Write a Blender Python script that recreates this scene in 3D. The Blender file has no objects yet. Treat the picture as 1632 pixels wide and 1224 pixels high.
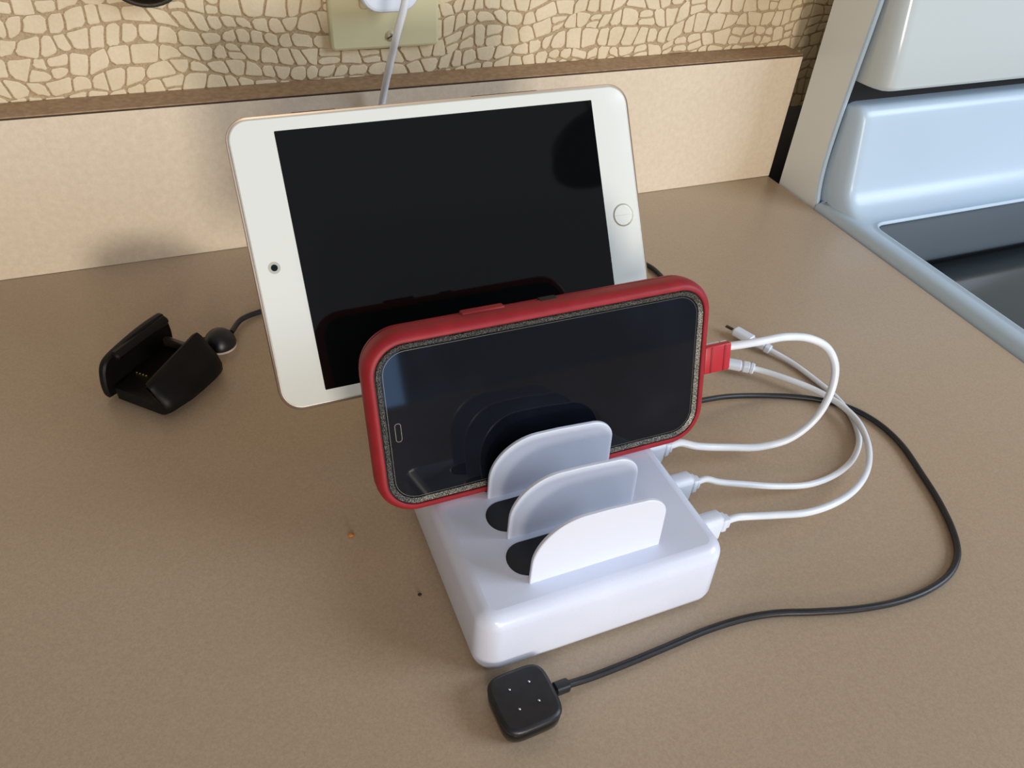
import bpy, bmesh, math, random
from mathutils import Vector, Matrix, noise
random.seed(7)
S = bpy.context.scene
COL = S.collection

# ------------------------------------------------------------------ camera
CAM = Vector((-0.45545, -0.50393, 0.28908))
YAW, PITCH, ROLL, FPX = -0.42252, 0.7024, 0.07477, 1248.22
fw = Vector((-math.sin(YAW)*math.cos(PITCH), math.cos(YAW)*math.cos(PITCH), -math.sin(PITCH)))
r0 = Vector((math.cos(YAW), math.sin(YAW), 0)); u0 = r0.cross(fw)
RT = r0*math.cos(ROLL) + u0*math.sin(ROLL)
UP = u0*math.cos(ROLL) - r0*math.sin(ROLL)
cd = bpy.data.cameras.new('camera'); cam = bpy.data.objects.new('camera', cd); COL.objects.link(cam)
m = Matrix((RT, UP, -fw)).transposed().to_4x4(); m.translation = CAM
cam.matrix_world = m
cd.sensor_width = 36; cd.lens = FPX/1632*36; cd.clip_start = 0.01; cd.clip_end = 50
S.camera = cam

# ------------------------------------------------------------------ world, lights, exposure
w = bpy.data.worlds.new('world'); S.world = w; w.use_nodes = True
bg = w.node_tree.nodes['Background']
bg.inputs[0].default_value = (0.97, 0.97, 1.04, 1); bg.inputs[1].default_value = 0.235

def area(name, loc, target, sx, sy, power, col, spread=180):
    l = bpy.data.lights.new(name, 'AREA'); l.shape = 'RECTANGLE'; l.size = sx; l.size_y = sy
    l.energy = power; l.color = col; l.spread = math.radians(spread)
    o = bpy.data.objects.new(name, l); COL.objects.link(o); o.location = loc
    o.rotation_euler = (Vector(target)-Vector(loc)).to_track_quat('-Z', 'Y').to_euler()
    return o
area('glass_door_light', (-0.33, -3.0, 0.24), (-0.30, 0, 0.08), 0.46, 0.48, 37, (1.0, 0.92, 0.83))
area('warm_left_light', (-0.80, -1.9, 0.62), (-0.30, 0, 0.05), 0.28, 0.28, 6.0, (1.0, 0.92, 0.80))
area('right_window_light', (0.95, -1.05, 0.78), (0.10, -0.25, 0.0), 0.8, 0.7, 18, (0.78, 0.90, 1.06))
area('phone_glint_light', (0.005, -2.6, -0.40), (-0.40, -0.28, 0.09), 0.13, 0.30, 0.35, (0.35, 0.62, 1.1))  # small lamp added to mirror as the blue patch in the phone screen

S.view_settings.view_transform = 'Standard'
S.view_settings.look = 'None'
S.view_settings.gamma = 1
S.view_settings.use_curve_mapping = False
S.view_settings.exposure = 0.0

# ------------------------------------------------------------------ helpers
def lin(c):
    return tuple(((x/255)/12.92 if x/255 <= 0.04045 else ((x/255+0.055)/1.055)**2.4) for x in c) + (1,)

def ray(px, py): return RT*((px-816)/FPX) - UP*((py-612)/FPX) + fw
def at(px, py, z=0.0):
    d = ray(px, py); return CAM + d*((z-CAM.z)/d.z)
def aty(px, py, y):
    d = ray(px, py); return CAM + d*((y-CAM.y)/d.y)

def mat(name, col, rough=0.5, metal=0.0, spec=0.5, coat=0.0, coat_rough=0.05):
    m = bpy.data.materials.new(name); m.use_nodes = True
    b = m.node_tree.nodes['Principled BSDF']
    b.inputs['Base Color'].default_value = lin(col)
    b.inputs['Roughness'].default_value = rough; b.inputs['Metallic'].default_value = metal
    b.inputs['Specular IOR Level'].default_value = spec
    b.inputs['Coat Weight'].default_value = coat; b.inputs['Coat Roughness'].default_value = coat_rough
    return m

def noisy(m, scale, c1, c2, detail=4, lo=0.35, hi=0.65, bump=0.0, second=None, stretch=None, dist=0.0005):
    """colour between c1 and c2 by noise in object space; optional second finer noise; optional bump"""
    nt = m.node_tree; N = nt.nodes; L = nt.links; b = N['Principled BSDF']
    tc = N.new('ShaderNodeTexCoord'); src = tc.outputs['Object']
    if stretch:
        mp = N.new('ShaderNodeMapping'); mp.inputs['Scale'].default_value = stretch
        L.new(src, mp.inputs[0]); src = mp.outputs[0]
    n = N.new('ShaderNodeTexNoise'); n.inputs['Scale'].default_value = scale; n.inputs['Detail'].default_value = detail
    L.new(src, n.inputs['Vector'])
    r = N.new('ShaderNodeValToRGB'); r.color_ramp.elements[0].position = lo; r.color_ramp.elements[1].position = hi
    r.color_ramp.elements[0].color = lin(c1); r.color_ramp.elements[1].color = lin(c2)
    L.new(n.outputs[0], r.inputs[0]); out = r.outputs[0]
    if second:
        sc, amt, slo, shi = second
        n2 = N.new('ShaderNodeTexNoise'); n2.inputs['Scale'].default_value = sc; n2.inputs['Detail'].default_value = 3
        L.new(src, n2.inputs['Vector'])
        mr = N.new('ShaderNodeMapRange'); mr.inputs[1].default_value = slo; mr.inputs[2].default_value = shi
        mr.inputs[3].default_value = 1-amt; mr.inputs[4].default_value = 1+amt*0.6
        L.new(n2.outputs[0], mr.inputs[0])
        mx = N.new('ShaderNodeVectorMath'); mx.operation = 'SCALE'
        L.new(out, mx.inputs[0]); L.new(mr.outputs[0], mx.inputs['Scale']); out = mx.outputs[0]
    L.new(out, b.inputs['Base Color'])
    if bump:
        bp = N.new('ShaderNodeBump'); bp.inputs['Strength'].default_value = bump; bp.inputs['Distance'].default_value = dist
        L.new(n.outputs[0], bp.inputs['Height']); L.new(bp.outputs[0], b.inputs['Normal'])
    return m

M = {}
M['laminate'] = noisy(mat('laminate', (190, 165, 138), 0.34, spec=0.5), 800, (171, 150, 126), (180, 159, 135), 3, 0.32, 0.7,
                      second=(1600, 0.06, 0.25, 0.55))
M['laminate_wall'] = noisy(mat('laminate_wall', (210, 190, 164), 0.55, spec=0.25), 260, (212, 195, 170), (220, 204, 180), 4, 0.32, 0.7,
                      second=(900, 0.04, 0.25, 0.6))
M['laminate_top_shaded'] = noisy(mat('laminate_top_shaded', (160, 130, 98), 0.5, spec=0.3), 300, (150, 120, 90), (172, 142, 110), 4)  # same laminate, its colour darkened for the grazing light on the ledge
M['seam'] = mat('seam', (60, 42, 28), 0.7)
M['stone'] = noisy(mat('wallpaper_stone', (228, 212, 180), 0.6, spec=0.2), 35, (212, 194, 160), (225, 208, 176), 3, 0.3, 0.7, second=(600, 0.05, 0.3, 0.7))
M['grout'] = noisy(mat('wallpaper_grout', (190, 170, 138), 0.8, spec=0.1), 900, (164, 142, 110), (188, 166, 134), 3)
M['dark_wall'] = mat('dark_wall', (125, 122, 122), 0.6)
M['white_plastic'] = noisy(mat('white_plastic', (218, 224, 240), 0.25, spec=0.5), 30, (215, 221, 238), (221, 227, 243), 2, second=(1500, 0.03, 0.2, 0.5))
M['divider_plastic'] = mat('divider_plastic', (222, 227, 240), 0.35)
M['plug_plastic'] = mat('plug_plastic', (218, 226, 238), 0.35)
M['cable_white'] = noisy(mat('cable_white', (224, 229, 236), 0.35), 80, (220, 226, 234), (228, 233, 240), 2)
M['black_pad'] = mat('black_pad', (14, 15, 19), 0.45)
M['black_rubber'] = noisy(mat('black_rubber', (22, 23, 27), 0.42), 200, (18, 19, 23), (27, 28, 32), 2)
M['black_gloss'] = mat('black_gloss', (10, 10, 12), 0.12)
M['black_matte'] = noisy(mat('black_matte', (12, 11, 10), 0.5, spec=0.22), 150, (9, 8, 8), (14, 12, 11), 2)
M['gold_pin'] = mat('gold_pin', (215, 185, 130), 0.25, 1.0)
M['steel_pin'] = mat('steel_pin', (215, 215, 215), 0.2, 1.0)
M['glass_white'] = mat('glass_white', (224, 226, 219), 0.12, spec=0.5, coat=0.3)
M['screen_black'] = mat('screen_black', (9, 10, 11), 0.04, spec=0.5)
M['phone_screen'] = noisy(mat('phone_screen', (6, 7, 10), 0.05, spec=0.36), 25, (11, 14, 21), (19, 23, 32), 4, 0.42, 0.72)
M['gold_alu'] = mat('gold_alu', (186, 166, 146), 0.34, 1.0)
M['silver_gold'] = mat('silver_gold', (146, 138, 116), 0.25, 0.3)
M['bezel_edge'] = mat('bezel_edge', (186, 182, 170), 0.25)
M['red_case'] = noisy(mat('red_case', (146, 30, 38), 0.5, spec=0.35), 120, (140, 28, 36), (152, 34, 42), 3)
M['red_flap'] = mat('red_flap', (178, 34, 46), 0.45)
M['dark_red'] = mat('dark_red', (60, 8, 12), 0.6)
M['stove_white'] = noisy(mat('stove_white', (180, 198, 214), 0.30, spec=0.42), 6, (178, 197, 213), (183, 202, 218), 2)
M['cap_white'] = mat('cap_white', (232, 238, 238), 0.22)  # end cap colour raised to stand in for light bounced off the counter
M['console_white'] = mat('console_white', (190, 198, 198), 0.16)
M['stove_black'] = mat('stove_black', (6, 6, 7), 0.6)
M['ivory'] = mat('ivory', (205, 198, 160), 0.35)
M['ivory_dark'] = mat('ivory_dark', (190, 178, 140), 0.4)
M['cooktop_glass'] = mat('cooktop_glass', (8, 10, 13), 0.05, spec=0.7)
M['burner_print'] = mat('burner_print', (62, 76, 84), 0.3)
M['crumb'] = mat('crumb', (190, 120, 50), 0.7)
M['crumb_dark'] = mat('crumb_dark', (30, 20, 15), 0.7)
M['protector'] = mat('protector', (140, 138, 126), 0.25, 0.6)
M['lens'] = mat('lens', (10, 25, 32), 0.05)
M['adhesive'] = mat('adhesive', (190, 180, 165), 0.6)
M['cabinet'] = noisy(mat('cabinet', (120, 80, 48), 0.5), 8, (110, 72, 42), (132, 90, 56), 4, stretch=(12, 12, 1))

# glitter bezel
g = mat('glitter', (70, 70, 66), 0.35, 0.5)
noisy(g, 2600, (38, 38, 36), (150, 148, 138), 1, 0.45, 0.72, bump=0.5, dist=0.0002)
M['glitter'] = g
# cooktop: faint wiping streaks in gloss only
nt = M['cooktop_glass'].node_tree

def new_root(name, label, cat, loc=(0, 0, 0), rot=None, group=None):
    o = bpy.data.objects.new(name, None); COL.objects.link(o); o.empty_display_size = 0.02
    o.location = loc
    if rot is not None: o.rotation_mode = 'XYZ'; o.rotation_euler = rot
    o['label'] = label; o['category'] = cat
    if group: o['group'] = group
    return o

def rmat(o):
    return Matrix.LocRotScale(o.location, o.rotation_euler, o.scale)

def link(name, bm, material, parent=None, world=False, angle=35, recalc=True, flat=True):
    """one mesh object; world=True: vertices are in world coordinates although it has a parent"""
    if recalc: bmesh.ops.recalc_face_normals(bm, faces=bm.faces)
    me = bpy.data.meshes.new(name)
    if parent is not None and world:
        mm = Matrix.Identity(4); p = parent
        chain = []
        while p is not None: chain.append(rmat(p)); p = p.parent
        for c in chain: mm = c @ mm
        bmesh.ops.transform(bm, matrix=mm.inverted(), verts=bm.verts)
    bm.to_mesh(me); bm.free()
    for p in me.polygons: p.use_smooth = True
    me.set_sharp_from_angle(angle=math.radians(angle))
    at_ = me.attributes.get('sharp_edge') or me.attributes.new('sharp_edge', 'BOOLEAN', 'EDGE')
    ek = {e.key: e.index for e in me.edges}
    for p in me.polygons:
        if len(p.vertices) > 8 and flat:
            p.use_smooth = False
            for k in p.edge_keys: at_.data[ek[k]].value = True
    me.materials.append(material)
    o = bpy.data.objects.new(name, me); COL.objects.link(o)
    if parent is not None: o.parent = parent
    return o

def structure(o): o['kind'] = 'structure'; return o

def rr(w, h, r, n=8, cx=0.0, cy=0.0):
    """rounded rectangle, CCW; r may be a 4-tuple (tr, tl, bl, br)"""
    rs = r if isinstance(r, (tuple, list)) else (r,)*4
    pts = []
    for k, (sx, sy) in enumerate(((1, 1), (-1, 1), (-1, -1), (1, -1))):
        q = max(rs[k], 1e-5)
        for i in range(n+1):
            a = math.pi/2*(k + i/n)
            pts.append((cx + sx*(w/2-q) + q*math.cos(a), cy + sy*(h/2-q) + q*math.sin(a)))
    return pts

def offset(pts, d):
    """inset a closed CCW outline by d (inwards positive)"""
    n = len(pts); out = []
    for i in range(n):
        x0, y0 = pts[i-1]; x1, y1 = pts[i]; x2, y2 = pts[(i+1) % n]
        a = Vector((x1-x0, y1-y0)); b = Vector((x2-x1, y2-y1))
        if a.length < 1e-9: a = b
        if b.length < 1e-9: b = a
        na = Vector((-a.y, a.x)).normalized(); nb = Vector((-b.y, b.x)).normalized()
        s = na + nb
        if s.length < 1e-6: s = na
        s = s / max(s.dot(na), 0.35)
        out.append((x1 + s.x*d, y1 + s.y*d))
    return out

PLANES = {'xy': lambda u, v, t: (u, v, t), 'xz': lambda u, v, t: (u, t, v), 'yz': lambda u, v, t: (t, u, v)}

def loft(loops3, cap0=True, cap1=True, closed=True, bm=None):
    bm = bm or bmesh.new()
    rows = [[bm.verts.new(p) for p in L] for L in loops3]
    n = len(rows[0])
    for a, b in zip(rows, rows[1:]):
        for i in range(n if closed else n-1):
            j = (i+1) % n
            bm.faces.new((a[i], a[j], b[j], b[i]))
    if cap0: bm.faces.new(list(reversed(rows[0])))
    if cap1: bm.faces.new(rows[-1])
    return bm

def slab(outline, prof, plane='xy', bm=None, cap0=True, cap1=True):
    """outline extruded through prof = [(inset, t), ...]"""
    f = PLANES[plane]
    loops = [[f(u, v, t) for (u, v) in (offset(outline, d) if abs(d) > 1e-9 else outline)] for d, t in prof]
    return loft(loops, cap0, cap1, bm=bm)

def bev(t0, t1, b, n=3):
    """slab profile with both rims rounded by b"""
    p = []
    s = 1 if t1 > t0 else -1
    for i in range(n+1):
        a = math.pi/2*i/n; p.append((b*(1-math.sin(a)), t0 + s*b*(1-math.cos(a))))
    for i in range(n+1):
        a = math.pi/2*i/n; p.append((b*(1-math.cos(a)), t1 - s*b*(1-math.sin(a))))
    return p

def box(x0, x1, y0, y1, z0, z1, b=0.0, bm=None):
    if b > 0:
        out = rr(x1-x0, y1-y0, b, 2, (x0+x1)/2, (y0+y1)/2)
        return slab(out, bev(z0, z1, b, 2), bm=bm)
    out = [(x1, y1), (x0, y1), (x0, y0), (x1, y0)]
    return slab(out, [(0, z0), (0, z1)], bm=bm)

def spline(pts, per=10):
    P = [Vector(p) for p in pts]
    P = [P[0]*2-P[1]] + P + [P[-1]*2-P[-2]]
    out = []
    for i in range(1, len(P)-2):
        p0, p1, p2, p3 = P[i-1:i+3]
        def tj(ti, a, b): return ti + max((b-a).length, 1e-6)**0.5
        t0 = 0; t1 = tj(t0, p0, p1); t2 = tj(t1, p1, p2); t3 = tj(t2, p2, p3)
        for k in range(per):
            t = t1 + (t2-t1)*k/per
            A1 = p0*((t1-t)/(t1-t0)) + p1*((t-t0)/(t1-t0))
            A2 = p1*((t2-t)/(t2-t1)) + p2*((t-t1)/(t2-t1))
            A3 = p2*((t3-t)/(t3-t2)) + p3*((t-t2)/(t3-t2))
            B1 = A1*((t2-t)/(t2-t0)) + A2*((t-t0)/(t2-t0))
            B2 = A2*((t3-t)/(t3-t1)) + A3*((t-t1)/(t3-t1))
            out.append(B1*((t2-t)/(t2-t1)) + B2*((t-t1)/(t2-t1)))
    out.append(P[-2]); return out

def tube(pts, r, n=14, bm=None, rs=None, sq=1.0):
    """swept tube; rs = optional radius per point; sq squashes the section along its second axis"""
    P = [Vector(p) for p in pts]; loops = []
    t = (P[1]-P[0]).normalized()
    ref = Vector((0, 0, 1)) if abs(t.z) < 0.9 else Vector((0, 1, 0))
    a = t.cross(ref).normalized()
    for i, p in enumerate(P):
        t = (P[min(i+1, len(P)-1)] - P[max(i-1, 0)]).normalized()
        a = (a - t*a.dot(t)).normalized(); b = t.cross(a)
        rad = rs[i] if rs else r
        loops.append([p + a*(rad*math.cos(2*math.pi*k/n)) + b*(rad*sq*math.sin(2*math.pi*k/n)) for k in range(n)])
    return loft(loops, bm=bm)

def lathe(prof, n=32, c=(0, 0, 0), bm=None):
    loops = [[(c[0]+r*math.cos(2*math.pi*k/n), c[1]+r*math.sin(2*math.pi*k/n), c[2]+z) for k in range(n)] for r, z in prof]
    return loft(loops, bm=bm)

# ================================================================== THE SETTING
# wall behind: dark unpapered strip below, papered wall above
WY = 0.024
structure(link('wall_back', box(-1.25, 0.95, WY+0.0006, WY+0.06, -0.91, 1.70), M['grout']))
structure(link('trim_1', box(-0.0, 0.95, WY-0.0006, WY+0.0005, -0.90, 0.0495), M['dark_wall']))
structure(link('floor', box(-1.25, 0.95, -2.2, WY, -0.95, -0.91), mat('floor_vinyl', (150, 135, 115), 0.5)))
wall = bpy.data.objects['wall_back']

# wallpaper: embossed irregular stones, each a raised piece
X0, X1, Z0, Z1 = -0.80, 0.22, 0.0497, 0.30
def warp(x, z):
    a = noise.noise(Vector((x*22, z*22, 3.1))); b = noise.noise(Vector((x*22, z*22, 9.7)))
    c = noise.noise(Vector((x*9, z*9, 5.3)))
    return Vector((x+0.0060*a+0.008*c, z+0.0070*b+0.022*(0.35*math.sin(x*7.0+1.0)+0.3*c)))
polys = []
z = Z0-0.03; row = 0
heights = [random.uniform(0.0100, 0.0145) for _ in range(60)]
def wob(row, x): return 0.0042*noise.noise(Vector((x*95, row*7.7, 1.3)))
while z < Z1+0.03:
    h = heights[row]
    x = X0-0.03-random.random()*0.01
    tilt = random.uniform(-0.0040, 0.0040)
    while x < X1+0.03:
        wd = random.uniform(0.0078, 0.0138)
        t2 = random.uniform(-0.0045, 0.0045)
        j1, j2 = random.uniform(-.0009, .0009), random.uniform(-.0009, .0009)
        q = [(x-tilt/2, z+wob(row, x)), (x+wd-t2/2, z+wob(row, x+wd)), (x+wd+t2/2, z+h+wob(row+1, x+wd)), (x+tilt/2, z+h+wob(row+1, x))]
        u = random.random()
        if u < 0.30 and h > 0.0115:      # split across
            f = random.uniform(0.4, 0.6)
            a, b, c, d = q
            l = (a[0]+(d[0]-a[0])*f, a[1]+(d[1]-a[1])*f); r_ = (b[0]+(c[0]-b[0])*(1-f), b[1]+(c[1]-b[1])*(1-f))
            polys += [[a, b, r_, l], [l, r_, c, d]]
        else:
            polys.append(q)
        x += wd; tilt = t2
    z += h; row += 1
def stone_ring(q):
    n = len(q); pts_ = []
    for k in range(n):                    # subdivide the sides so the warp bends them
        a = q[k]; b = q[(k+1) % n]
        for f in (0, 0.5): pts_.append(warp(a[0]+(b[0]-a[0])*f, a[1]+(b[1]-a[1])*f))
    ins = offset([(p.x, p.y) for p in pts_], random.uniform(0.00045, 0.00075))
    out = []; n = len(ins)
    for k in range(n):
        b = Vector(ins[k])
        if k % 2: out.append(b+Vector((random.uniform(-.0004, .0004), random.uniform(-.0004, .0004)))); continue
        a = Vector(ins[k-1]); c = Vector(ins[(k+1) % n])
        cut = random.choice((0.0006, 0.0012, 0.0022))
        la = max((a-b).length, 1e-5); lc = max((c-b).length, 1e-5)
        out.append(b+(a-b)*min(0.6, cut/la)); out.append(b+(c-b)*min(0.6, cut/lc))
    out = [Vector((min(max(p.x, X0), X1), max(p.y, Z0))) for p in out]
    area = sum(out[k-1].x*out[k].y-out[k].x*out[k-1].y for k in range(len(out)))/2
    return out if area > 6e-6 else None
def stone_geo(bm, ring, h):
    y0, y1 = WY+0.0008, WY-h
    c = sum(ring, Vector((0, 0)))/len(ring)
    lo = [(p.x, y0, p.y) for p in ring]; mid = [(p.x, WY-h*0.45, p.y) for p in ring]
    hi = []
    for p in ring:
        d = (c-p); L = max(d.length, 1e-6); s = min(0.0006, L*0.25)
        p2 = p+d*(s/L); hi.append((p2.x, y1, p2.y))
    loft([lo, mid, hi], cap0=False, bm=bm)
cells = []
for q in polys:
    c = warp(sum(p[0] for p in q)/4, sum(p[1] for p in q)/4)
    if not (X0 < c.x < X1 and Z0-0.004 < c.y < Z1): continue
    if (c.x < -0.004 and c.y < 0.094): continue      # behind the backsplash
    ring = stone_ring(q)
    if ring: cells.append((c, ring))
def vis_key(c):
    d = Vector((c.x, WY, c.y))-CAM
    px = 816+FPX*d.dot(RT)/d.dot(fw); py = 612-FPX*d.dot(UP)/d.dot(fw)
    out = max(0, -px, px-1345) + max(0, -py, py-200)
    return (out, d.length)
cells.sort(key=lambda t: vis_key(t[0]))
for k, (c, ring) in enumerate(cells[:300]):
    bm = bmesh.new(); stone_geo(bm, ring, random.uniform(0.00025, 0.00045))
    link('wallpaper_stone', bm, M['stone'], wall, angle=60)
bm = bmesh.new()
for c, ring in cells[300:]: stone_geo(bm, ring, random.uniform(0.00025, 0.00045))
o = link('wallpaper_stones', bm, M['stone'], wall, angle=60); o['kind'] = 'stuff'

# countertop with cabinet below, backsplash
top = new_root('countertop', 'beige speckled laminate countertop that everything stands on', 'countertop', (-0.6, -0.3, -0.038))
link('worktop', box(-1.2, 0.0, -0.63, WY, -0.038, 0.0, 0.0012), M['laminate'], top, world=True)
bs = new_root('backsplash', 'low beige laminate backsplash board along the wall behind the tablet', 'backsplash', (-0.6, 0.012, 0.0))
link('board', box(-1.2, 0.0, 0.0, WY, 0.0003, 0.1005), M['laminate_wall'], bs, world=True)
link('top_edge', box(-1.2, 0.0003, 0.0006, WY, 0.1006, 0.1019), M['laminate_top_shaded'], bs, world=True)
link('seam_line', box(-1.2, 0.0002, -0.0001, 0.0006, 0.1004, 0.1012), M['seam'], bs, world=True)
cb = new_root('base_cabinet', 'brown wooden base cabinet under the beige countertop', 'cabinet', (-0.6, -0.3, -0.91))
link('body', box(-1.2, -0.004, -0.60, WY, -0.91, -0.0385), M['cabinet'], cb, world=True)
for k in range(2):
    x = -1.18+k*0.59
    d = link('door', box(x, x+0.575, -0.618, -0.6005, -0.80, -0.06, 0.004), M['cabinet'], cb, world=True)
    link('knob', lathe([(0.004, 0), (0.004, 0.012), (0.012, 0.014), (0.013, 0.02), (0.008, 0.025)], 16), M['steel_pin'], d).matrix_local = \
        Matrix.Translation(Vector((x+0.53-(-0.6) if k == 0 else x+0.045-(-0.6), -0.318, 0.78))) @ Matrix.Rotation(math.pi/2, 4, 'X')

# ================================================================== KITCHEN RANGE
rg = new_root('kitchen_range', 'white enamel kitchen range with black glass cooktop right of the counter', 'stove', (0.38, -0.32, -0.91))
link('oven_body', box(0.004, 0.764, -0.62, -0.046, -0.91, -0.012, 0.003), M['stove_white'], rg, world=True)
dr = link('oven_door', box(0.01, 0.758, -0.645, -0.621, -0.72, -0.12, 0.008), M['stove_white'], rg, world=True)
link('handle', tube(spline([(-0.33, -0.33, 0.72), (-0.33, -0.37, 0.725), (-0.30, -0.38, 0.725), (0.30, -0.38, 0.725), (0.33, -0.37, 0.725), (0.33, -0.33, 0.72)], 5), 0.010), M['stove_white'], dr)
# cooktop frame: ring with rolled outer shoulder and rolled inner lip
GX0, GX1, GY0, GY1 = 0.0205, 0.747, -0.60, -0.106
outer = rr(0.763, 0.587, 0.003, 6, 0.3835, -0.3515)
inner = rr(GX1-GX0, GY1-GY0, 0.011, 6, (GX0+GX1)/2, (GY0+GY1)/2)
def mix(a, b, t): return [(p[0]*(1-t)+q[0]*t, p[1]*(1-t)+q[1]*t) for p, q in zip(a, b)]
loops = []
for d, z in ((0, -0.012), (0.0, -0.0015), (0.0008, 0.0012), (0.0022, 0.0034), (0.0045, 0.0050), (0.0075, 0.0058)):
    loops.append([(u, v, z) for u, v in offset(outer, d)])
for d, z in ((-0.0055, 0.0056), (-0.0036, 0.0056), (-0.0022, 0.0064), (-0.0012, 0.0066), (-0.0004, 0.0060), (0, 0.0040)):
    loops.append([(u, v, z) for u, v in offset(inner, d)])
link('cooktop_frame', loft(loops, False, False), M['stove_white'], rg, world=True, angle=50)
gl = link('glass_top', slab(offset(inner, -0.0002), [(0, -0.010), (0, 0.0042)]), M['cooktop_glass'], rg, world=True)
for (cx, cy, r) in ((0.195, -0.235, 0.088), (0.195, -0.235, 0.060), (0.195, -0.47, 0.100), (0.57, -0.235, 0.075), (0.57, -0.47, 0.105)):
    bmr = bmesh.new(); n = 64
    for rr_, dr_ in ((r, 0.0009),):
        a = [bmr.verts.new((cx+rr_*math.cos(2*math.pi*k/n), cy+rr_*math.sin(2*math.pi*k/n), 0.00425)) for k in range(n)]
        b = [bmr.verts.new((cx+(rr_-dr_)*math.cos(2*math.pi*k/n), cy+(rr_-dr_)*math.sin(2*math.pi*k/n), 0.00425)) for k in range(n)]
        for k in range(n): bmr.faces.new((a[k], a[(k+1) % n], b[(k+1) % n], b[k]))
    link('burner_ring', bmr, M['burner_print'], gl, world=True)
def sections(prof, secs, pivot):
    """YZ profile swept along x; secs = [(x, scale about pivot)] - scale in y, less in z"""
    loops = []
    for x, sy, sz in secs:
        loops.append([(x, pivot[0]+(y-pivot[0])*sy, pivot[1]+(z-pivot[1])*sz) for y, z in prof])
    return loft(loops)
# lower back panel, concave foot running out into the cooktop
low = [(-0.1045+0.0262*math.cos(math.radians(-90+84*k/9)), 0.0317+0.0262*math.sin(math.radians(-90+84*k/9))) for k in range(10)] + [
       (-0.0735, 0.0540), (-0.0700, 0.0710), (-0.0690, 0.0760), (-0.0672, 0.0800), (-0.0640, 0.0825), (-0.0600, 0.0832),
       (-0.0465, 0.0832), (-0.0465, -0.0110), (-0.0740, -0.0110), (-0.1025, 0.0040)]
link('lower_back_panel', sections(low, [(0.0086, 0.40, 0.95), (0.0090, 0.60, 0.975), (0.0106, 0.80, 0.985), (0.0125, 0.93, 0.995), (0.0160, 0.985, 1), (0.0210, 1, 1),
                                         (0.745, 1, 1), (0.751, 0.985, 1), (0.755, 0.93, 0.995), (0.7585, 0.62, 0.97)], (-0.0465, 0.0040)), M['stove_white'], rg, world=True, angle=50)
link('vent_gap', box(0.0065, 0.761, -0.052, -0.0466, 0.0300, 0.2450), M['stove_black'], rg, world=True)
con = [(-0.0560, 0.0985), (-0.0770, 0.0990), (-0.0795, 0.1005), (-0.0800, 0.1030), (-0.0745, 0.1400), (-0.0640, 0.2100), (-0.0610, 0.2350), (-0.0560, 0.2430), (-0.0500, 0.2450), (-0.0470, 0.2450), (-0.0470, 0.0985)]
link('control_console', sections(con, [(0.0088, 0.42, 0.985), (0.0092, 0.60, 0.995), (0.0110, 0.76, 0.998), (0.0140, 0.91, 1), (0.0185, 0.985, 1), (0.0230, 1, 1),
                                         (0.745, 1, 1), (0.751, 0.985, 1), (0.755, 0.9, 1), (0.7588, 0.60, 0.995)], (-0.0470, 0.17)), M['console_white'], rg, world=True, angle=50)
for side, (xa, xb) in enumerate(((0.0030, 0.0072), (0.7600, 0.7640))):
    cap = [(-0.0125, -0.012), (-0.0125, 0.245), (-0.020, 0.250), (-0.047, 0.250), (-0.053, 0.240), (-0.0535, 0.200), (-0.0535, 0.150), (-0.0520, 0.100), (-0.0512, 0.060),
           (-0.0520, 0.030), (-0.0545, 0.0130), (-0.0580, 0.002), (-0.0620, -0.006), (-0.0650, -0.012)]
    cap = cap[::-1]
    e = link('end_cap', slab(cap, [(0.0006, xa), (0, xa+0.0006), (0, xb-0.0006), (0.0006, xb)], 'yz'), M['cap_white'], rg, world=True, angle=50)
    bead = [((xa+xb)/2+(0.0004 if side == 0 else -0.0004), y-0.0006, z) for y, z in cap[:11]]
    link('bead', tube(spline(bead, 4), 0.0019, 10), M['stove_white'], e, world=True)
link('back_cover', box(0.0045, 0.7635, -0.0466, -0.0130, -0.010, 0.2455), M['cap_white'], rg, world=True)

# ================================================================== WALL OUTLET, PLUG AND POWER CABLE
ol = new_root('wall_outlet', 'ivory electrical outlet cover plate on the stone-pattern wall', 'outlet', (-0.3284, WY, 0.1775))
link('cover_plate', slab(rr(0.0715, 0.114, 0.003, 4, -0.3284, 0.1775), [(0, WY-0.0003), (0, WY-0.0046), (0.0006, WY-0.0056), (0.0018, WY-0.0062)], 'xz'), M['ivory'], ol, world=True, angle=25)
link('receptacle', slab(rr(0.033, 0.067, 0.002, 3, -0.3284, 0.1790), [(0, WY-0.0055), (0, WY-0.0075), (0.0006, WY-0.0082)], 'xz'), M['ivory_dark'], ol, world=True)
for z in (0.1283, 0.2270):
    scw = link('screw', slab(rr(0.0066, 0.0066, 0.0033, 6, -0.3255, z), [(0, WY-0.0055), (0, WY-0.0066), (0.0012, WY-0.0074)], 'xz'), M['ivory_dark'], ol, world=True)
    link('screw_slot', slab([(a*math.cos(.5)-b*math.sin(.5)-0.3255, a*math.sin(.5)+b*math.cos(.5)+z) for a, b in ((0.0028, 0.0004), (-0.0028, 0.0004), (-0.0028, -0.0004), (0.0028, -0.0004))],
                            [(0, WY-0.0072), (0, WY-0.0076)], 'xz'), M['seam'], scw, world=True)
PY = -0.004
bl = aty(600, 23, PY); bx = aty(577, 0, PY).x
pcx = (bx + aty(668, 0, PY).x)/2; pw = aty(668, 0, PY).x-bx
pg = new_root('power_plug', 'white rounded power adapter plugged into the ivory outlet', 'power adapter', (pcx, WY-0.0082, bl.z+0.024))
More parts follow.
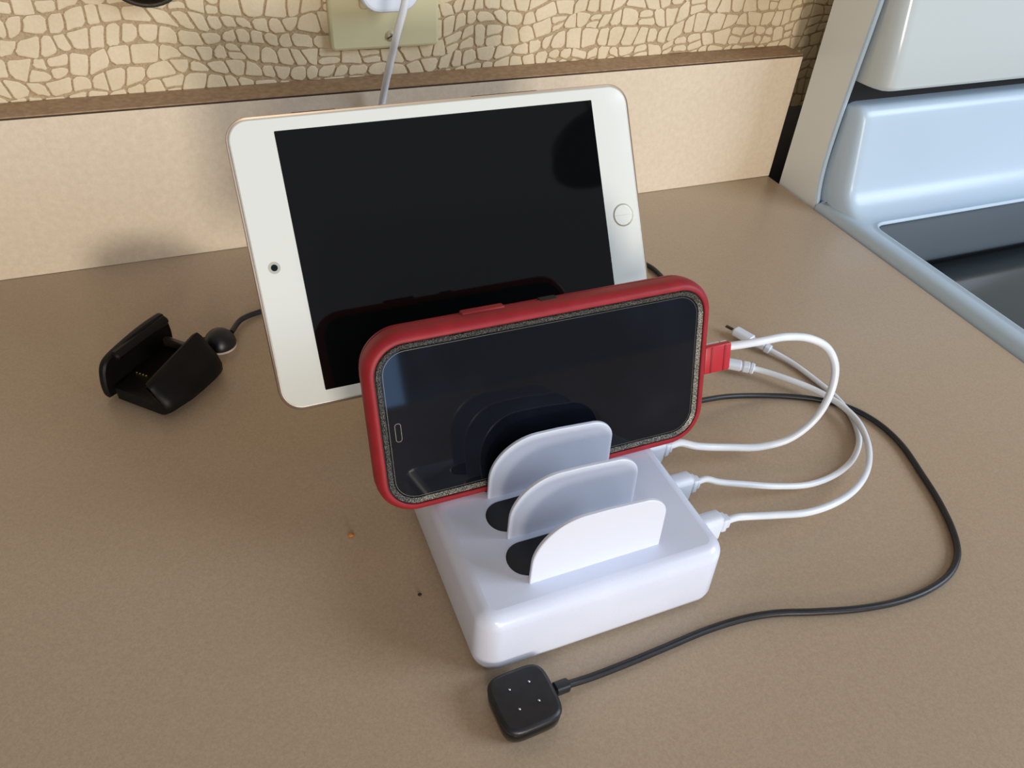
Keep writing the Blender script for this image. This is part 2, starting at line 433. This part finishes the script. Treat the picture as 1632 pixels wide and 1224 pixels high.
link('adapter_body', slab(rr(pw+0.002, 0.048, 0.0125, 8, pcx, bl.z+0.024), [(0.0025, WY-0.0084), (0.0005, WY-0.0100), (0, WY-0.0125), (0, PY+0.003), (0.0004, PY+0.0015), (0.0012, PY+0.0004), (0.0026, PY)], 'xz'), M['plug_plastic'], pg, world=True)
link('usb_socket', slab(rr(0.012, 0.0045, 0.0008, 3, pcx+0.004, bl.z+0.034), [(0, PY+0.0005), (0, PY-0.0004)], 'xz'), M['steel_pin'], pg, world=True)
pc = new_root('power_cable', 'white power cable hanging from the wall adapter down behind the tablet', 'cable', (-0.34, -0.10, 0.0))
p1 = aty(646, 0, -0.046); p2 = aty(632, 56, -0.036); p3 = aty(622, 100, -0.025); p4 = aty(609, 163, -0.012)
start = Vector((pcx+0.004, PY-0.012, bl.z+0.034))
link('cable', tube(spline([start, start+Vector((0.001, -0.012, 0.001)), Vector((p1.x+0.001, -0.047, p1.z+0.012)), p1, p2, p3, p4, (-0.349, -0.012, 0.050), (-0.352, -0.035, 0.016), (-0.347, -0.080, 0.004), (-0.342, -0.120, 0.010), (-0.340, -0.150, 0.0165), (-0.340, -0.168, 0.0175)], 8), 0.0022), M['cable_white'], pc, world=True)
link('usb_connector', box(start.x-0.0072, start.x+0.0072, start.y-0.003, PY-0.0008, start.z-0.0038, start.z+0.0038, 0.0015), M['cable_white'], pc, world=True)
link('barrel_connector', slab(rr(0.0085, 0.0085, 0.0042, 6, -0.340, 0.0175), [(0.0015, -0.1655), (0, -0.168), (0, -0.1780), (0.0005, -0.1790)], 'xz'), M['cable_white'], pc, world=True)

# dark object cut by the top edge of the picture
dk = new_root('wall_ornament', 'glossy black wall ornament cut off by the top edge above the backsplash', 'wall ornament', (-0.4655, WY, 0.19))
ctr = aty(236, 7, WY-0.012)
blob = []
for k in range(40):
    a = 2*math.pi*k/40
    blob.append((ctr.x+0.001+0.023*math.cos(a), ctr.z+0.0208+0.0225*math.sin(a)))
link('shell', slab(blob, [(0.001, WY-0.0006), (0, WY-0.003), (0, WY-0.010), (0.002, WY-0.0135), (0.006, WY-0.016), (0.013, WY-0.0175)], 'xz'), M['black_gloss'], dk, world=True, angle=60)
link('rim', tube([(x, WY-0.0095, z) for x, z in blob+blob[:1]], 0.0008, 8), M['black_rubber'], dk, world=True)

# ================================================================== CHARGING STATION
DX, DY, H, DYAW, DL, DS = -0.36956, -0.34360, 0.03529, 0.01051, 0.05903, 0.02283
cs = new_root('charging_station', 'white boxy multi-device charging station with upright dividers holding phone and tablet', 'charging station', (DX, DY, 0), (0, 0, DYAW))
U0, U1, V0, V1 = -0.0248, 0.0856, -0.0131, 0.1600
bw, bd = U1-U0, V1-V0
outl = rr(bw, bd, 0.0095, 10, (U0+U1)/2, (V0+V1)/2)
pf = [(0.0040, 0.0016), (0.0018, 0.0022), (0.0006, 0.0040), (0.0, 0.0065), (0.0006, H-0.0065)]
for k in range(1, 7):
    a = math.pi/2*k/6; pf.append((0.0006+0.0058*(1-math.cos(a)), H-0.0065+0.0065*math.sin(a)))
link('base_body', slab(outl, pf), M['white_plastic'], cs, angle=50)
for x in (U0+0.02, U1-0.02):
    for y in (V0+0.018, V1-0.018):
        link('foot', lathe([(0.006, 0.0001), (0.0065, 0.0008), (0.0065, 0.0018)], 16, (x, y, 0)), M['black_pad'], cs)
def divider_outline():
    p = [(DL-0.0013, 0.0), (DL-0.0016, 0.0100)]
    for k in range(0, 11):
        a = math.radians(90*k/10); p.append((0.0448+0.0122*math.cos(a), 0.0198+0.0120*math.sin(a)))
    p += [(0.0305, 0.0329)]
    for k in range(0, 15):
        a = math.radians(90+90*k/14); p.append((0.0205+0.0203*math.cos(a), 0.0125+0.0206*math.sin(a)))
    p += [(0.0001, 0.0060), (0.0, 0.0)]
    return p
dv = divider_outline()
DIV = [0.0, DS, 2*DS, 0.0700, 0.1180, 0.1469]
for v in DIV:
    link('divider', slab([(u, z+H-0.0012) for u, z in dv], [(0.0003, v), (0, v+0.0003), (0, v+0.0014), (0.0003, v+0.0017)], 'xz'), M['divider_plastic'], cs, angle=40)
for a, b in zip(DIV, DIV[1:]):
    d0, d1 = a+0.0034, b-0.0028
    rad = min((d1-d0)/2-0.0001, 0.0085)
    link('slot_pad', slab(rr(DL+0.003, d1-d0, rad, 8, (DL-0.0062)/2, (d0+d1)/2), [(0, H-0.001), (0, H+0.00015), (0.0004, H+0.0004)]), M['black_pad'], cs)
PORTV = [0.0122, 0.0372, 0.0627, 0.0880, 0.1130]
for v in PORTV:
    link('usb_port', box(U1-0.0008, U1+0.0002, v-0.0035, v+0.0035, 0.009, 0.025), M['black_pad'], cs)
def c2w(u, v, z):
    c, s = math.cos(DYAW), math.sin(DYAW); return Vector((DX+u*c-v*s, DY+u*s+v*c, z))

# ================================================================== TABLET
K = 0.9780
ti = CAM+(Vector((-0.44291, -0.21587, 0.0331))-CAM)*K
tb = new_root('tablet', 'white framed tablet with black screen leaning behind the phone', 'tablet', ti, (-0.55364, -0.0006, 0.01296))
TW, TH, TT = 0.2032*K, 0.1348*K, 0.0061
o = rr(TW, TH, 0.0105, 10, TW/2, TH/2)
link('aluminium_back', slab(o, [(0.0012, 0.00045), (0.0003, 0.00025), (0.0, 0.0009), (0.0, 0.0030), (0.0006, 0.0045), (0.0018, 0.0056), (0.0034, TT)], 'xz'), M['gold_alu'], tb, angle=40)
link('front_glass', slab(o, [(0.0018, 0.0006), (0.0016, 0.0002), (0.0018, 0.0)], 'xz'), M['glass_white'], tb)
link('glass_edge', slab(o, [(0.0012, 0.0004), (0.0012, 0.00015), (0.0016, 0.0001), (0.0016, 0.0004)], 'xz', cap0=False, cap1=False), M['bezel_edge'], tb)
sx0, sx1, sz0, sz1 = 0.0214*K, 0.1818*K, 0.0073*K, 0.1275*K
link('screen', slab(rr(sx1-sx0, sz1-sz0, 0.0003, 1, (sx0+sx1)/2, (sz0+sz1)/2), [(0, 0.0002), (0, -0.00008)], 'xz'), M['screen_black'], tb)
hb = link('home_button', slab(rr(0.0106, 0.0106, 0.0053, 8, 0.1923*K, 0.0674*K), [(0, 0.0002), (0, -0.00003), (0.0004, -0.00006)], 'xz'), M['glass_white'], tb)
ringo = rr(0.0118, 0.0118, 0.0059, 10, 0.1923*K, 0.0674*K)
link('button_ring', slab(ringo, [(0, 0.0002), (0, -0.00015), (0.0007, -0.00018), (0.0008, 0.0002)], 'xz', cap0=False, cap1=False), M['silver_gold'], hb)
cm = link('front_camera', slab(rr(0.0054, 0.0054, 0.0027, 8, 0.0096*K, 0.0677*K), [(0, 0.0002), (0, -0.00008)], 'xz'), M['bezel_edge'], tb)
link('lens', slab(rr(0.0030, 0.0030, 0.0015, 8, 0.0096*K, 0.0677*K), [(0, 0.0), (0, -0.00014)], 'xz'), M['lens'], cm)
for a, b in ((0.030, 0.050), (0.115, 0.150)):
    link('edge_strip', box(a, b, 0.0020, 0.0042, TH-0.0005, TH+0.0005, 0.0004), M['seam'], tb)  # dark strips along the top rim

# ================================================================== PHONE IN RED CASE
KP = 0.9870
ph = new_root('phone', 'smartphone in a thick red case standing sideways in the charging station', 'phone', (-0.4149, -0.2960, 0.0360), (-0.2535, 0.0011, 0.0085))
PW, PH_ = 0.1535, 0.0798
o = rr(PW, PH_, 0.0165, 12, PW/2, PH_/2)
link('red_shell', slab(o, [(0.0048, 0.0138), (0.0018, 0.0134), (0.0004, 0.0120), (0.0, 0.0102), (0.0004, 0.0097), (0.0004, 0.0092), (-0.0003, 0.0086), (-0.0004, 0.0050), (-0.0002, 0.0030), (0.0004, 0.0016), (0.0012, 0.0007), (0.0018, 0.0002), (0.0026, 0.0), (0.0032, 0.0),
                         (0.0036, 0.0003), (0.0038, 0.0018)], 'xz', cap1=False), M['red_case'], ph, angle=28)
link('dark_seam', slab(offset(o, 0.0036), [(0, 0.0018), (0, 0.0010), (0.0009, 0.0010), (0.0009, 0.0018)], 'xz', cap0=False, cap1=False), M['stove_black'], ph)
link('inner_frame', slab(offset(o, 0.0041), [(0, 0.0022), (0, 0.0006), (0.0003, 0.0002), (0.0022, 0.0009), (0.0024, 0.0022)], 'xz', cap0=False, cap1=False), M['glitter'], ph, angle=50)
scr = link('screen', slab(offset(o, 0.0062), [(0, 0.0024), (0, 0.0013), (0.0003, 0.0011)], 'xz'), M['phone_screen'], ph)
link('back_panel', slab(offset(o, 0.0046), [(0, 0.0130), (0, 0.0139), (0.0008, 0.0142)], 'xz'), M['black_matte'], ph)['label'] = 'black back panel of the case'
def thin_ring(out, t, w, name, m_, par):
    return link(name, slab(out, [(0, t+0.0002), (0, t), (w, t), (w, t+0.0002)], 'xz', cap0=False, cap1=False), m_, par)
thin_ring(offset(o, 0.0070), 0.00100, 0.00014, 'protector_edge', M['protector'], scr)
thin_ring(rr(0.0026, 0.0084, 0.0012, 5, 0.0106, 0.0385), 0.00102, 0.00022, 'earpiece_rim', M['protector'], scr)
link('volume_button', box(0.0420, 0.0600, 0.0070, 0.0112, PH_-0.0004, PH_+0.0012, 0.0007), M['red_case'], ph)
nb = link('mute_switch', box(0.0755, 0.0830, 0.0070, 0.0110, PH_-0.0004, PH_+0.0006, 0.0003), M['stove_black'], ph)
fl = link('port_cover', box(PW-0.0008, PW+0.0132, 0.0010, 0.0042, 0.0325, 0.0462, 0.0009), M['red_flap'], ph)
fl['label'] = 'red rubber port cover folded out at the side'
for k, xx in enumerate((PW+0.0026, PW+0.0096)):
    link('cover_ridge', box(xx-0.0005, xx+0.0005, 0.0007, 0.0013, 0.0330, 0.0456, 0.00025), M['red_case'], fl)
pm = rmat(ph)
def phw(x, y, z): return pm @ Vector((x, y, z))

# ================================================================== WHITE CABLES
def connector(o, a, b, wdt, thk, m_, name, bevel=0.0012, up=None):
    """rounded block from point a to point b"""
    a = Vector(a); b = Vector(b); d = b-a; L = d.length; d.normalize()
    upv = up or Vector((0, 0, 1)); s = d.cross(upv).normalized(); t = s.cross(d)
    out = rr(wdt, thk, min(bevel, thk*0.49, wdt*0.49), 4)
    loops = []
    for ins, q in ((bevel*0.6, 0), (0, bevel*0.6), (0, L-bevel*0.6), (bevel*0.6, L)):
        loops.append([a+d*q+s*u+t*v for u, v in offset(out, ins)])
    return link(name, loft(loops), m_, o, world=True, angle=40)
def usb_plug(o, v):
    connector(o, c2w(U1+0.0002, v, 0.0175), c2w(U1+0.0142, v, 0.0175), 0.0084, 0.0150, M['plug_plastic'], 'usb_plug', 0.0030)
    connector(o, c2w(U1+0.0141, v, 0.0178), c2w(U1+0.0170, v, 0.0178), 0.0062, 0.0078, M['plug_plastic'], 'collar', 0.001)
    connector(o, c2w(U1+0.0168, v, 0.0178), c2w(U1+0.0190, v, 0.0178), 0.0050, 0.0056, M['plug_plastic'], 'collar', 0.001)
def cable_thing(name, label, base, pts, r, per=9, group=None, m_='cable_white'):
    o = new_root(name, label, 'cable', base, group=group)
    link('cable', tube(spline(pts, per), r), M[m_], o, world=True)
    return o
# rear cable: from the third port up into the phone
v = PORTV[2]
e = phw(PW+0.0146, 0.0068, 0.0415)
p0 = c2w(U1+0.0182, v, 0.0178)
A = [p0, p0+Vector((0.006, 0, 0.0003)), at(1110, 711, 0.0165), at(1160, 713, 0.013), at(1212, 712, 0.012), at(1258, 699, 0.016), at(1298, 668, 0.026), at(1323, 627, 0.040),
     at(1331, 585, 0.053), at(1320, 556, 0.062), at(1292, 540, 0.069), at(1252, 537, 0.0735), at(1213, 544, 0.0755), e+Vector((0.004, -0.001, 0.0004)), e]
ca = cable_thing('charging_cable', 'short white charging cable looping up into the side of the red phone', (p0.x, p0.y, 0), A, 0.00195)
usb_plug(ca, v)
connector(ca, e+Vector((0.001, 0, 0)), e-Vector((0.0036, 0, 0)), 0.0052, 0.0048, M['plug_plastic'], 'collar', 0.0012)
connector(ca, e-Vector((0.0036, 0, 0)), phw(PW+0.0004, 0.0068, 0.0415), 0.0040, 0.0066, M['plug_plastic'], 'phone_plug', 0.0014)
# middle cable: second port to the loose plug lying farthest back
v = PORTV[1]; p0 = c2w(U1+0.0182, v, 0.0178)
Bp = [p0, p0+Vector((0.005, 0, 0.0002)), at(1145, 768, 0.0165), at(1190, 772, 0.0135), at(1240, 775, 0.009), at(1290, 772, 0.005), at(1335, 754, 0.0022), at(1360, 730, 0.0019), at(1369, 700, 0.0019),
      at(1358, 666, 0.0019), at(1333, 634, 0.0019), at(1300, 606, 0.0019), at(1262, 578, 0.0021), at(1226, 557, 0.0030)]
cb2 = cable_thing('charging_cable', 'short white cable whose bare loose plug lies farthest back beside the phone', (p0.x, p0.y, 0), Bp, 0.0016)
usb_plug(cb2, v)
t0, t1, t2, t3 = at(1228, 558, 0.0032), at(1219, 553, 0.0036), at(1200, 543, 0.0040), at(1170, 526, 0.0042)
connector(cb2, t0, t1, 0.0052, 0.0046, M['plug_plastic'], 'collar', 0.001)
connector(cb2, t1, t2, 0.0042, 0.0040, M['plug_plastic'], 'collar', 0.001)
connector(cb2, t2, t3, 0.0074, 0.0050, M['plug_plastic'], 'loose_plug', 0.0020)
connector(cb2, t3, at(1157, 519.5, 0.0042), 0.0020, 0.0012, M['seam'], 'metal_tip', 0.0004)
# front cable: first port to the loose plug just behind the port cover
v = PORTV[0]; p0 = c2w(U1+0.0182, v, 0.0178)
Cp = [p0, p0+Vector((0.005, 0, 0.0002)), at(1195, 823, 0.0170), at(1235, 821, 0.0160), at(1285, 817, 0.0150), at(1330, 802, 0.0130), at(1364, 778, 0.0105), at(1383, 744, 0.0085), at(1382, 704, 0.0070),
      at(1364, 668, 0.0062), at(1335, 642, 0.0058), at(1300, 622, 0.0056), at(1255, 604, 0.0058), at(1215, 591, 0.0056), at(1199, 587, 0.0056)]
cc = cable_thing('charging_cable', 'short white cable from the front port with loose plug behind the red port cover', (p0.x, p0.y, 0), Cp, 0.00175)
usb_plug(cc, v)
q0, q1, q2, q3 = at(1202, 588, 0.0056), at(1195, 586, 0.0056), at(1183, 583.5, 0.0056), at(1158, 579, 0.0054)
connector(cc, q0, q1, 0.0056, 0.0050, M['plug_plastic'], 'collar', 0.001)
connector(cc, q1, q2, 0.0060, 0.0052, M['plug_plastic'], 'collar', 0.0012)
connector(cc, q2, q3, 0.0066, 0.0056, M['plug_plastic'], 'loose_plug', 0.0020)
connector(cc, q3, at(1146, 576, 0.0054), 0.0048, 0.0014, M['steel_pin'], 'metal_tip', 0.0004)

# ================================================================== BLACK WATCH CHARGERS
# puck in front
pk = new_root('watch_charging_puck', 'black square watch charging puck with four pins lying before the station', 'charger', (at(836, 1112, 0.009).x, at(836, 1112, 0.009).y, 0), (0, 0, math.radians(3)))
so = []
for k in range(48):   # squircle
    a = 2*math.pi*k/48; c, s = math.cos(a), math.sin(a); n_ = 4.2
    so.append((0.0123*math.copysign(abs(c)**(2/n_), c), 0.0123*math.copysign(abs(s)**(2/n_), s)))
link('housing', slab(so, [(0.0022, 0.0004), (0.0010, 0.0008), (0.0004, 0.0020), (0.0002, 0.0064), (0.0007, 0.0072)]), M['black_gloss'], pk, angle=40)
link('contact_face', slab(so, [(0.0004, 0.0068), (0.0, 0.0078), (0.0002, 0.0088), (0.0008, 0.0094), (0.0016, 0.0097)]), M['black_rubber'], pk, angle=40)
pkw = rmat(pk).inverted()
for q in ((812, 1100), (843, 1087), (859, 1117), (828, 1131)):
    c = pkw @ at(q[0], q[1], 0.0098)
    pn = link('pin', lathe([(0.00045, 0.0095), (0.00045, 0.0103), (0.0002, 0.0105)], 10, (c.x, c.y, 0)), M['steel_pin'], pk)
# its cable runs round to the fourth port
s0 = at(881, 1100, 0.0045); s1 = at(907, 1090.5, 0.0032)
v = PORTV[3]; e = c2w(U1+0.0182, v, 0.0178)
pathp = [s0, s1, at(940, 1080, 0.0022), at(1000, 1057, 0.0018), at(1060, 1032, 0.0018), at(1130, 1003, 0.0018), at(1190, 985, 0.0018), at(1240, 977, 0.0018), at(1300, 975, 0.0018), at(1370, 970, 0.0018),
         at(1430, 959, 0.0018), at(1480, 940, 0.0018), at(1513, 915, 0.0018), at(1526, 885, 0.0018), at(1520, 850, 0.0018), at(1497, 800, 0.0018), at(1470, 757, 0.0018), at(1436, 708, 0.0018), at(1400, 675, 0.0018),
         at(1357, 651, 0.0018), at(1310, 638, 0.0018), at(1262, 632, 0.0020), at(1210, 630.5, 0.0030), at(1160, 632, 0.0060), at(1120, 638, 0.0100), e+Vector((0.005, 0, 0)), e]
link('cable', tube(spline(pathp, 9), 0.00155), M['black_rubber'], pk, world=True)
connector(pk, s0, s1, 0.0050, 0.0046, M['black_rubber'], 'strain_relief', 0.0016)
connector(pk, c2w(U1+0.0002, v, 0.0175), c2w(U1+0.0165, v, 0.0175), 0.0078, 0.0150, M['black_rubber'], 'usb_plug', 0.0014)

# cradle at the left
BA = math.radians(46)
cr = new_root('watch_charging_cradle', 'black U-shaped watch charging cradle standing at the left of the tablet', 'charger', (-0.4936, -0.1356, 0), (0, 0, BA-math.pi/2))
cr.scale = (1.22, 1.10, 1.0)
# local x = across (clip to clip), local y = along the strap direction
def ysweep(prof, y0, y1, rnd=0.0):
    """XZ profile extruded along y, ends slightly shrunk when rnd > 0"""
    cx = sum(p[0] for p in prof)/len(prof); cz = sum(p[1] for p in prof)/len(prof)
    secs = [(y0, rnd), (y0+rnd, 0), (y1-rnd, 0), (y1, rnd)] if rnd else [(y0, 0), (y1, 0)]
    return loft([[(x, y, z) for x, z in offset(prof, d)] for y, d in secs])
body = [(-0.0135, 0.0008), (0.0125, 0.0006), (0.0150, 0.0016), (0.0180, 0.0045), (0.0184, 0.0090), (0.0168, 0.0140), (0.0135, 0.0185), (0.0108, 0.0222), (0.0085, 0.0246),
        (0.0066, 0.0258), (0.0055, 0.0254), (0.0058, 0.0242), (0.0072, 0.0222), (0.0084, 0.0190), (0.0088, 0.0150), (0.0085, 0.0105), (0.0060, 0.0092), (-0.0100, 0.0092), (-0.0135, 0.0088)]
def body_sections():
    loops = []
    for y, top, d in ((-0.0218, 0.60, 0.0016), (-0.0210, 0.64, 0.0004), (-0.0185, 0.66, 0), (-0.0080, 0.78, 0), (0.0000, 0.88, 0), (0.0080, 0.97, 0), (0.0135, 1.04, 0), (0.0160, 1.04, 0.0003), (0.0168, 1.0, 0.0010)):
        L = []
        for x, z in offset(body, d):
            if z > 0.0100: z = 0.0100+(z-0.0100)*top
            # ends are rounded in plan: the right flank tapers in towards both ends
            ex = 1-0.10*(abs(y)/0.018)**3
            L.append((x*ex if x > 0.009 else x, y, z))
        loops.append(L)
    return loft(loops)
link('cradle_body', body_sections(), M['black_matte'], cr, angle=40)
link('back_bar', box(-0.0154, 0.0078, 0.0150, 0.0182, 0.0085, 0.0138, 0.0008), mat('bar_brown', (58, 48, 40), 0.3), cr)
# left clip plate, taller, round shouldered, with an inward claw along the top
plate = [(-0.0225, 0.0010), (0.0200, 0.0016), (0.0222, 0.0060), (0.0230, 0.0160), (0.0206, 0.0262), (0.0196, 0.0270), (0.0060, 0.0276), (-0.0080, 0.0262), (-0.0170, 0.0248), (-0.0215, 0.0215), (-0.0238, 0.0120), (-0.0238, 0.0040)]
def refine(P, it=2):
    for _ in range(it):
        Q = []
        for k in range(len(P)):
            a = P[k]; b = P[(k+1) % len(P)]
            Q.append((a[0]*.75+b[0]*.25, a[1]*.75+b[1]*.25)); Q.append((a[0]*.25+b[0]*.75, a[1]*.25+b[1]*.75))
        P = Q
    return P
pl = refine(plate)
link('clip_lever', slab(pl, [(0.0012, -0.0190), (0.0003, -0.0184), (0, -0.0175), (0, -0.0160), (0.0008, -0.0152)], 'yz'), M['black_matte'], cr, angle=40)
claw = [(-0.0160, 0.0205), (-0.0160, 0.0262), (-0.0142, 0.0266), (-0.0126, 0.0254), (-0.0120, 0.0240), (-0.0125, 0.0228), (-0.0142, 0.0205)]
link('claw', ysweep(claw[::-1], -0.0150, 0.0200, 0.001), M['black_matte'], cr, angle=40)
link('hinge_web', box(-0.0156, -0.0130, -0.0110, 0.0150, 0.0030, 0.0085, 0.0008), M['black_matte'], cr)
for k in range(4):
    pp = rmat(cr).inverted() @ at(217.5+k*5, 593.5+k*1.7, 0.0098)
    link('pin', lathe([(0.0005, 0.0090), (0.0005, 0.0099), (0.0002, 0.0101)], 8, (pp.x, pp.y, 0)), M['gold_pin'], cr)
# dome clip that carries the cradle's cord
dc = at(351, 545, 0.003)
dm = new_root('cable_dome', 'small black dome clip with pale base on the cord beside the watch cradle', 'cable clip', (dc.x, dc.y, 0))
link('dome', lathe([(0.0088, 0.0016), (0.0090, 0.0028), (0.0086, 0.0050), (0.0074, 0.0076), (0.0056, 0.0096), (0.0032, 0.0110), (0.0010, 0.0114)], 32), M['black_rubber'], dm, angle=60)
link('adhesive_base', lathe([(0.0085, 0.0001), (0.0090, 0.0003), (0.0090, 0.0015), (0.0086, 0.0017)], 32), M['adhesive'], dm)
# cord from the cradle through the dome, behind the tablet, to the last port
v = PORTV[4]; e = c2w(U1+0.0182, v, 0.0178)
cw = rmat(cr)
cord = [cw @ Vector((0.0120, 0.0160, 0.0050)), cw @ Vector((0.0125, 0.0180, 0.0040)), Vector((dc.x-0.010, dc.y+0.004, 0.0036)), Vector((dc.x-0.006, dc.y+0.003, 0.0040))]
cord2 = [Vector((dc.x+0.0070, dc.y+0.0050, 0.0048)), at(385, 509, 0.0030), at(414, 497, 0.0022), (-0.415, -0.080, 0.0020), (-0.36, -0.072, 0.0020), (-0.30, -0.068, 0.0020), (-0.24, -0.072, 0.0020), at(1015, 417, 0.0020), at(1036, 425, 0.0020), at(1056, 443, 0.0020),
         at(1075, 470, 0.0025), at(1082, 500, 0.0050), e+Vector((0.012, 0.004, 0)), e+Vector((0.004, 0, 0)), e]
link('cord', tube(spline(cord, 8), 0.0016), M['black_rubber'], cr, world=True)
link('cord', tube(spline(cord2, 9), 0.00165), M['black_rubber'], cr, world=True)
connector(cr, c2w(U1+0.0002, v, 0.0175), c2w(U1+0.0165, v, 0.0175), 0.0078, 0.0150, M['black_rubber'], 'usb_plug', 0.0014)

# ================================================================== UNSEEN LAMP SHAPE (added for the dark oval in the tablet screen)
pl_ = new_root('reflection_lamp_shape', 'unseen round black lamp shape added for the dark oval in the tablet screen', 'lamp', (0.52, -1.30, 0.98))
pf_ = [(0.140, 0.000), (0.147, 0.002), (0.137, 0.042), (0.098, 0.070), (0.030, 0.095), (0.012, 0.100), (0.010, 0.097), (0.028, 0.092), (0.096, 0.066), (0.132, 0.040), (0.136, 0.002)]
link('shade', lathe(pf_, 40), M['black_gloss'], pl_, angle=60)
link('shade_lining', lathe([(0.122, 0.030), (0.122, 0.031), (0.092, 0.060), (0.028, 0.086), (0.026, 0.084), (0.090, 0.058)], 40), mat('lining_grey', (150, 150, 148), 0.6), pl_, angle=60)
link('cord', tube([(0, 0, 0.098), (0, 0, 0.30), (0, 0, 0.60)], 0.004), M['black_rubber'], pl_)
link('ceiling_rose', lathe([(0.045, 0.60), (0.040, 0.575), (0.010, 0.570), (0.006, 0.600)], 24), M['black_gloss'], pl_)

# ================================================================== CRUMBS
def crumb(px, py, r, m_, label):
    c = at(px, py, r*0.8); bm = bmesh.new()
    bmesh.ops.create_icosphere(bm, subdivisions=1, radius=r)
    for vv in bm.verts:
        vv.co *= random.uniform(0.7, 1.2); vv.co.x *= 1.5; vv.co.z = max(vv.co.z*0.7, -r*0.5)
    o = link('crumb', bm, m_); o.location = (c.x, c.y, r*0.5); o['label'] = label; o['category'] = 'crumb'
    return o
crumb(560, 851, 0.0012, M['crumb'], 'tiny orange crumb on the counter left of the white station')
crumb(669, 947, 0.0007, M['crumb_dark'], 'tiny black crumb on the counter near the station front')
